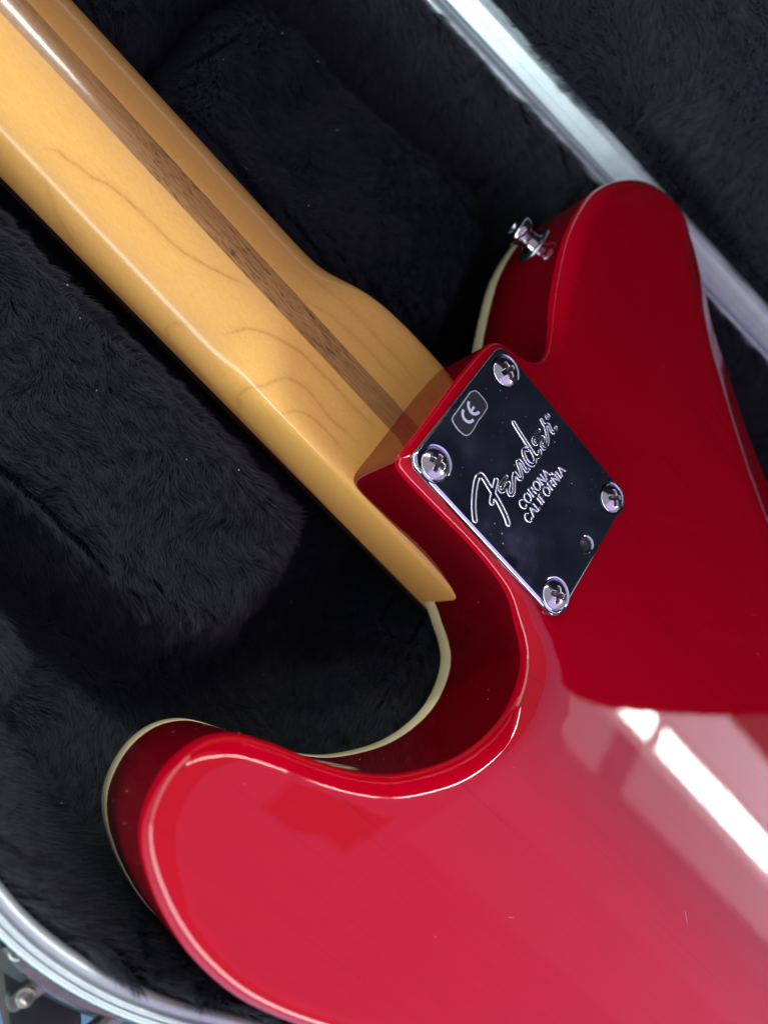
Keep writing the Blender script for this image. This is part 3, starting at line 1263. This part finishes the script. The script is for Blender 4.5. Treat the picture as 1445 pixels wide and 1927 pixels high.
inn = RIMC - normals2d(RIMC) * (-.3)
gl = grid_inside(RIMC[::2], 4.0, 1.0)
TV, TF = triangulate([inn], gl)
zz = plush_z(TV)
lin = cpart('lining', [(p[0], p[1], z) for p, z in zip(TV, zz)], TF, BACKING)

# ---- lid, standing open behind the hinge
LEAN = .15
lid_o = Vector((0, 156.4, RIM_Z + .6))
lx = Vector((1, .2, 0)).normalized()
lz = Vector((0.03, -LEAN, 1)).normalized()
ln = lx.cross(lz).normalized()               # points away from the guitar? made to face it below
if ln.y > 0:
    ln = -ln


def lid(a, h, t=0):
    return lid_o + lx * a + lz * h + ln * t


LIDX = [(392, 0), (397, 150), (398, 264), (387, 319), (369, 371), (328, 391), (285, 386), (230, 362), (170, 322), (120, 304), (85, 298), (34, 296), (-36, 284), (-80, 258), (-120, 226), (-170, 182), (-240, 138), (-330, 118), (-420, 110)]
LIDP = [((x - .03 * h) / .98, h) for x, h in LIDX]
LP = resample(np.vstack([np.array([(-430, 0.)]), catmull(LIDP, False, 6)]), 6.0)
# lid rim: hinge-side extrusion pair seen beside the base rim
V, F = [], []
LV = [(5.8, -6), (5.8, -.6), (5.4, -.2), (5.0, .1), (4.9, .4), (3.55, 2.7), (3.3, 2.75), (3.1, 3.1), (3.25, 3.3), (1.9, 5.7), (1.5, 6.2), (.2, 6.6), (-.1, 6.3), (-.5, 6.6), (-3, 7.0), (-3.4, 7.4), (-3.4, 8.6), (-8, 8.6), (-8, -6)]
aa = np.arange(-430, 396, 5.0)
for a in aa:
    V += [lid(a, h, t) for t, h in LV]
m = len(LV)
for i in range(len(aa) - 1):
    for k in range(m):
        l = (k + 1) % m
        F.append((i * m + k, i * m + m + k, i * m + m + l, i * m + l))
F += [tuple(range(m)), tuple((len(aa) - 1) * m + k for k in reversed(range(m)))]
lr = cpart('lid_rim', V, F, ALULID)
bm = bmesh.new(); bm.from_mesh(lr.data); bmesh.ops.recalc_face_normals(bm, faces=bm.faces); bm.to_mesh(lr.data); bm.free()
sharp_by_angle(lr, 28)
# lid plush face (gently dished) and moulded shell behind
gl2 = grid_inside(LP, 9.0, 3.0)
TVl, TFl = triangulate([LP], gl2)


def lid_depth(P):
    d = dist_poly(P, LP)
    return -1.5 - 26 * sstep(0, 34, d) + (17 * vnoise(P, .017, 9.0) + 6 * vnoise(P, .04, 2.0)) * sstep(4, 40, d)


dl = lid_depth(TVl)
V = [lid(p[0], p[1] + 7.6, t) for p, t in zip(TVl, dl)]
ll = cpart('lid_lining', V, TFl, BACKING)
V, F = [], []
nl = len(LP)
for t in (-1.6, -40):
    V += [lid(p[0], p[1] + 7.6, t) for p in LP]
for k in range(nl):
    l = (k + 1) % nl
    F.append((k, l, nl + l, nl + k))
F.append(tuple(nl + k for k in range(nl)))
ls = cpart('lid_shell', V, F, SHELL)
bm = bmesh.new(); bm.from_mesh(ls.data); bmesh.ops.recalc_face_normals(bm, faces=bm.faces); bm.to_mesh(ls.data); bm.free()
sharp_by_angle(ls, 40)


# ---- pile of the plush: hair curves rooted on the lining
def hair_object(name, roots, nrm, length, direc, radius, parent):
    nH = len(roots)
    k = 4
    pts = np.zeros((nH, k, 3), np.float32)
    lean = direc * .85 + nrm * .62
    lean /= np.linalg.norm(lean, axis=1)[:, None]
    first = nrm * .8 + direc * .35
    first /= np.linalg.norm(first, axis=1)[:, None]
    pts[:, 0] = roots - nrm * .6
    pts[:, 1] = roots + first * (length * .36)[:, None]
    pts[:, 2] = pts[:, 1] + lean * (length * .34)[:, None]
    bend = lean * .95 + direc * .35 - nrm * .1
    bend /= np.linalg.norm(bend, axis=1)[:, None]
    pts[:, 3] = pts[:, 2] + bend * (length * .34)[:, None]
    cu = bpy.data.hair_curves.new(name)
    cu.add_curves([k] * nH)
    P = pts.copy()
    P[:, :, 2] += COFF
    cu.attributes['position'].data.foreach_set('vector', (P.reshape(-1) * MM).astype(np.float32))
    ra = cu.attributes.new('radius', 'FLOAT', 'POINT') if 'radius' not in cu.attributes else cu.attributes['radius']
    rr = (radius[:, None] * np.array([1, .95, .75, .2])[None, :]) * MM
    ra.data.foreach_set('value', rr.reshape(-1).astype(np.float32))
    cu.materials.append(PILE)
    o = bpy.data.objects.new(name, cu)
    COL.objects.link(o)
    o.parent = parent
    o['kind'] = 'stuff'
    return o


def tri_sample(V, F, dens):
    V = np.array([tuple(v) for v in V], float)
    T = np.array(F)
    a, b_, c = V[T[:, 0]], V[T[:, 1]], V[T[:, 2]]
    cr = np.cross(b_ - a, c - a)
    ar = np.linalg.norm(cr, axis=1) / 2
    nn = cr / (2 * ar[:, None] + 1e-9)
    cnt = ar * dens(a, b_, c, nn)
    cnt = np.floor(cnt + rng.random(len(cnt))).astype(int)
    idx = np.repeat(np.arange(len(T)), cnt)
    r1, r2 = np.sqrt(rng.random(len(idx))), rng.random(len(idx))
    P = a[idx] * (1 - r1)[:, None] + b_[idx] * (r1 * (1 - r2))[:, None] + c[idx] * (r1 * r2)[:, None]
    return P, nn[idx]


CP = np.array(CAM_POS)
RV, UV_, FV = np.array(rt), np.array(dn), np.array(fw)


def in_view(P, mx=1.12):
    D_ = P - CP
    w = D_ @ FV
    return (w > 10) & (np.abs(D_ @ RV / w) < mx * 722.5 / 1430) & (np.abs(D_ @ UV_ / w) < mx * 963.5 / 1430)


def noise_grid(P, sc, seeds):
    """cheap tileable value noise vectors on the plane, for the nap direction"""
    g = np.random.default_rng(seeds).normal(size=(64, 64))
    q = P * sc
    i = np.floor(q).astype(int)
    f = q - i
    f = f * f * (3 - 2 * f)
    def at(dx, dy): return g[(i[:, 0] + dx) % 64, (i[:, 1] + dy) % 64]
    return (at(0, 0) * (1 - f[:, 0]) + at(1, 0) * f[:, 0]) * (1 - f[:, 1]) + (at(0, 1) * (1 - f[:, 0]) + at(1, 1) * f[:, 0]) * f[:, 1]


def nap(P2, base):
    ang = base + .55 * noise_grid(P2, .035, 1) + .5 * noise_grid(P2, .11, 2) + .35 * noise_grid(P2, .33, 3)
    return ang


def pile(name, V, F, parent, dens_in, dens_out, length, base_ang, flat_of=None):
    def dens(a, b_, c, nn):
        m_ = (a + b_ + c) / 3
        d = np.where(in_view(m_), dens_in, dens_out)
        # a clear gap under the guitar, where nothing can be seen
        return d
    P, N = tri_sample(V, F, dens)
    if flat_of is None:
        P2 = P[:, :2]
        a = nap(P2, base_ang)
        d3 = np.stack([np.cos(a), np.sin(a), np.zeros(len(a))], 1)
    else:
        ex, ez = flat_of
        P2 = np.stack([P @ ex, P @ ez], 1)
        a = nap(P2, base_ang)
        d3 = np.cos(a)[:, None] * ex + np.sin(a)[:, None] * ez
    d3 = d3 - N * (d3 * N).sum(1)[:, None]
    d3 /= np.linalg.norm(d3, axis=1)[:, None] + 1e-9
    # tufts: neighbouring fibres lean together
    j = rng.normal(size=d3.shape) * .16
    d3 = d3 + j
    cl = noise_grid(P2, .45, 5)
    L = length * (.8 + .25 * rng.random(len(P)) + .13 * cl)
    r = .042 + .026 * rng.random(len(P))
    return hair_object(name, P, N, L, d3, r, parent)


lv = [(p[0], p[1], z) for p, z in zip(TV, zz)]
# nothing grows under the body or under the neck, out of sight
cen = np.array([[(lv[a][k] + lv[b_][k] + lv[c][k]) / 3 for k in range(3)] for a, b_, c in TF])
shr = OUTLINE - ON * 14
under = inside(shr[::2], cen[:, :2])
TFs = [t for t, u in zip(TF, under) if not u]
pile('plush_pile', lv, TFs, lin, 6.0, .5, 6.4, -.5)
lidV = [tuple(lid(p[0], p[1] + 7.6, t)) for p, t in zip(TVl, dl)]
fl_n = np.array(lidV)[np.array(TFl[0])]
# lid faces have to look at the guitar
t0 = np.cross(fl_n[1] - fl_n[0], fl_n[2] - fl_n[0])
TFq = TFl if np.dot(t0, np.array(ln)) > 0 else [(t[0], t[2], t[1]) for t in TFl]
pile('lid_pile', lidV, TFq, ll, 3.4, .25, 6.6, 2.2, (np.array(lx), np.array(lz)))

# ---- latch hardware outside the near rim
V, F = [], []
near_path = [(-25, -156.9), (-20, -158.2), (-13, -158.9), (-5, -158.4), (3, -156.6), (12, -154), (24, -150.4), (36, -147.2)]
pp = resample(catmull(near_path, False, 1), 1.0, False)
V, F = sweep([(p[0], p[1], -30) for p in pp], [(-.4, -5), (-.4, .2), (.2, .7), (1.6, .5), (2.2, -.2), (2.4, -5)], closed=False)
latch = cpart('latch_plate', V, F, STEEL)
bm = bmesh.new(); bm.from_mesh(latch.data); bmesh.ops.recalc_face_normals(bm, faces=bm.faces); bm.to_mesh(latch.data); bm.free()
sharp_by_angle(latch, 40)


def lever(x, y, ang, L, w):
    c, s_ = math.cos(ang), math.sin(ang)
    poly = rrect(0, L, -w, w, w * .75, 6)
    P = np.array([(x + p[0] * c - p[1] * s_, y + p[0] * s_ + p[1] * c) for p in poly])
    V, F = prism(P, -35.5, -32.2, .8)
    o = cpart('latch_lever', V, F, STEEL)
    sharp_by_angle(o, 35)
    V, F = lathe([(2.1, -.3), (1.9, .5), (1.5, .7), (1.2, .5), (.8, .25), (.01, .2)], 24, (x + c * L * .62, y + s_ * L * .62, -32.2 + COFF))
    mesh('rivet', V, F, STEEL, o)
    return o


lever(-11.9, -158.6, math.radians(-114.5), 9.6, 1.9)
lever(6.5, -157.5, math.radians(-112), 14, 2.2)
V, F = lathe([(2.3, -4), (2.3, -.2), (1.9, .5), (1.2, .8), (.01, .9)], 28, (-22.6, -157.6, -30 + COFF))
sharp_by_angle(mesh('latch_knob', V, F, STEEL, latch), 50)
# moulded corner of the case carrying the handle
hp = smooth_loop(resample(catmull([(-22, -157), (-20.7, -162.5), (-14.3, -168.6), (-7.3, -174.4), (-0.7, -179.9), (6, -180.5), (10.9, -176), (11.1, -170.7), (8.6, -167), (5.5, -164), (2, -157), (-8, -154)], True, 1), 1.0), 4)
if np.sum(hp[:, 0] * np.roll(hp[:, 1], -1) - np.roll(hp[:, 0], -1) * hp[:, 1]) < 0:
    hp = hp[::-1]
V, F = prism(hp, -100, -52, 2.5)
hb = cpart('handle_mount', V, F, SHELL)
sharp_by_angle(hb, 40)

# pale card lying on the table beside the case
cd = np.array([(-44, -260), (13, -260), (8, -187), (-30, -178)])
V, F = prism(resample(cd, 4), -117.6, -116.6)
co = mesh('card', V, F, PAPER, smooth=False)
tag(co, 'pale yellow card lying on the blue table outside the case', 'card')

# ------------------------------------------------------------------ lint and dust
def specks(name, pts, mat, label, cat):
    V, F = [], []
    for (p, r) in pts:
        s0 = len(V)
        for d in ((1, 0, 0), (0, 1, 0), (-1, 0, 0), (0, -1, 0), (0, 0, .6), (0, 0, -.4)):
            V.append((p[0] + d[0] * r * random.uniform(.5, 1.3), p[1] + d[1] * r * random.uniform(.5, 1.3), p[2] + d[2] * r))
        F += [tuple(s0 + i for i in t) for t in ((0, 1, 4), (1, 2, 4), (2, 3, 4), (3, 0, 4), (1, 0, 5), (2, 1, 5), (3, 2, 5), (0, 3, 5))]
    for (x, y, a, L) in ((62, -92, .25, 1.5), (118, -58, -.9, 3.6)):
        line = [(x + L * t * math.cos(a + .2 * t), y + L * t * math.sin(a + .2 * t), .06) for t in np.linspace(0, 1, 7)]
        v, f = tube(line, .026, 5)
        F += [tuple(i + len(V) for i in q) for q in f]
        V += v
    o = mesh(name, V, F, mat, None, False)
    o['kind'] = 'stuff'
    o['label'] = label
    o['category'] = cat
    return o


pts = []
for _ in range(70):
    x, y = random.uniform(PX0 + 1, PX1 - 1), random.uniform(PY0 + 1, PY1 - 1)
    if all(math.hypot(x - c[0], y - c[1]) > 6 for c in SCREWS):
        pts.append(((x, y, PZ + .05), random.uniform(.04, .11)))
for u, v in ((941, 735), (967, 875), (930, 985), (944, 1004), (946, 1023), (1075, 910), (1043, 832)):
    p = px_plate(u, v)
    pts.append(((p[0], p[1], PZ + .05), .2))
for i in range(260):
    k = random.randrange(len(OUTLINE))
    p, nn = OUTLINE[k], ON[k]
    if p[0] < 40 and p[1] < -26:
        z = random.triangular(-37, -6, -22)
        pts.append(((p[0] + nn[0] * .03, p[1] + nn[1] * .03, z), random.uniform(.05, .13)))
for _ in range(60):                           # dust settled on the lacquer
    x, y = random.uniform(-25, 170), random.uniform(-130, 95)
    p2 = np.array([[x, y]])
    if inside(OUTLINE - ON * 8, p2)[0] and not (PX0 - 2 < x < PX1 + 2 and PY0 - 2 < y < PY1 + 2):
        pts.append(((x, y, float(back_height(p2)[0]) + .04), random.uniform(.04, .11)))
pl = np.array(lv)
cand = np.where(in_view(pl, 1.0))[0]
for i in rng.choice(cand, 150, replace=False):
    p = pl[i]
    if not inside(OUTLINE, np.array([p[:2]]))[0]:
        pts.append(((p[0], p[1], p[2] + random.uniform(4.5, 6.5)), random.uniform(.08, .3)))
specks('lint', pts, DUST, 'pale specks of lint and dust scattered over the plush and the guitar', 'lint')

SC.cycles.use_denoising = True
SC.cycles.max_bounces = 8
SC.cycles.caustics_reflective = False
SC.cycles.caustics_refractive = False
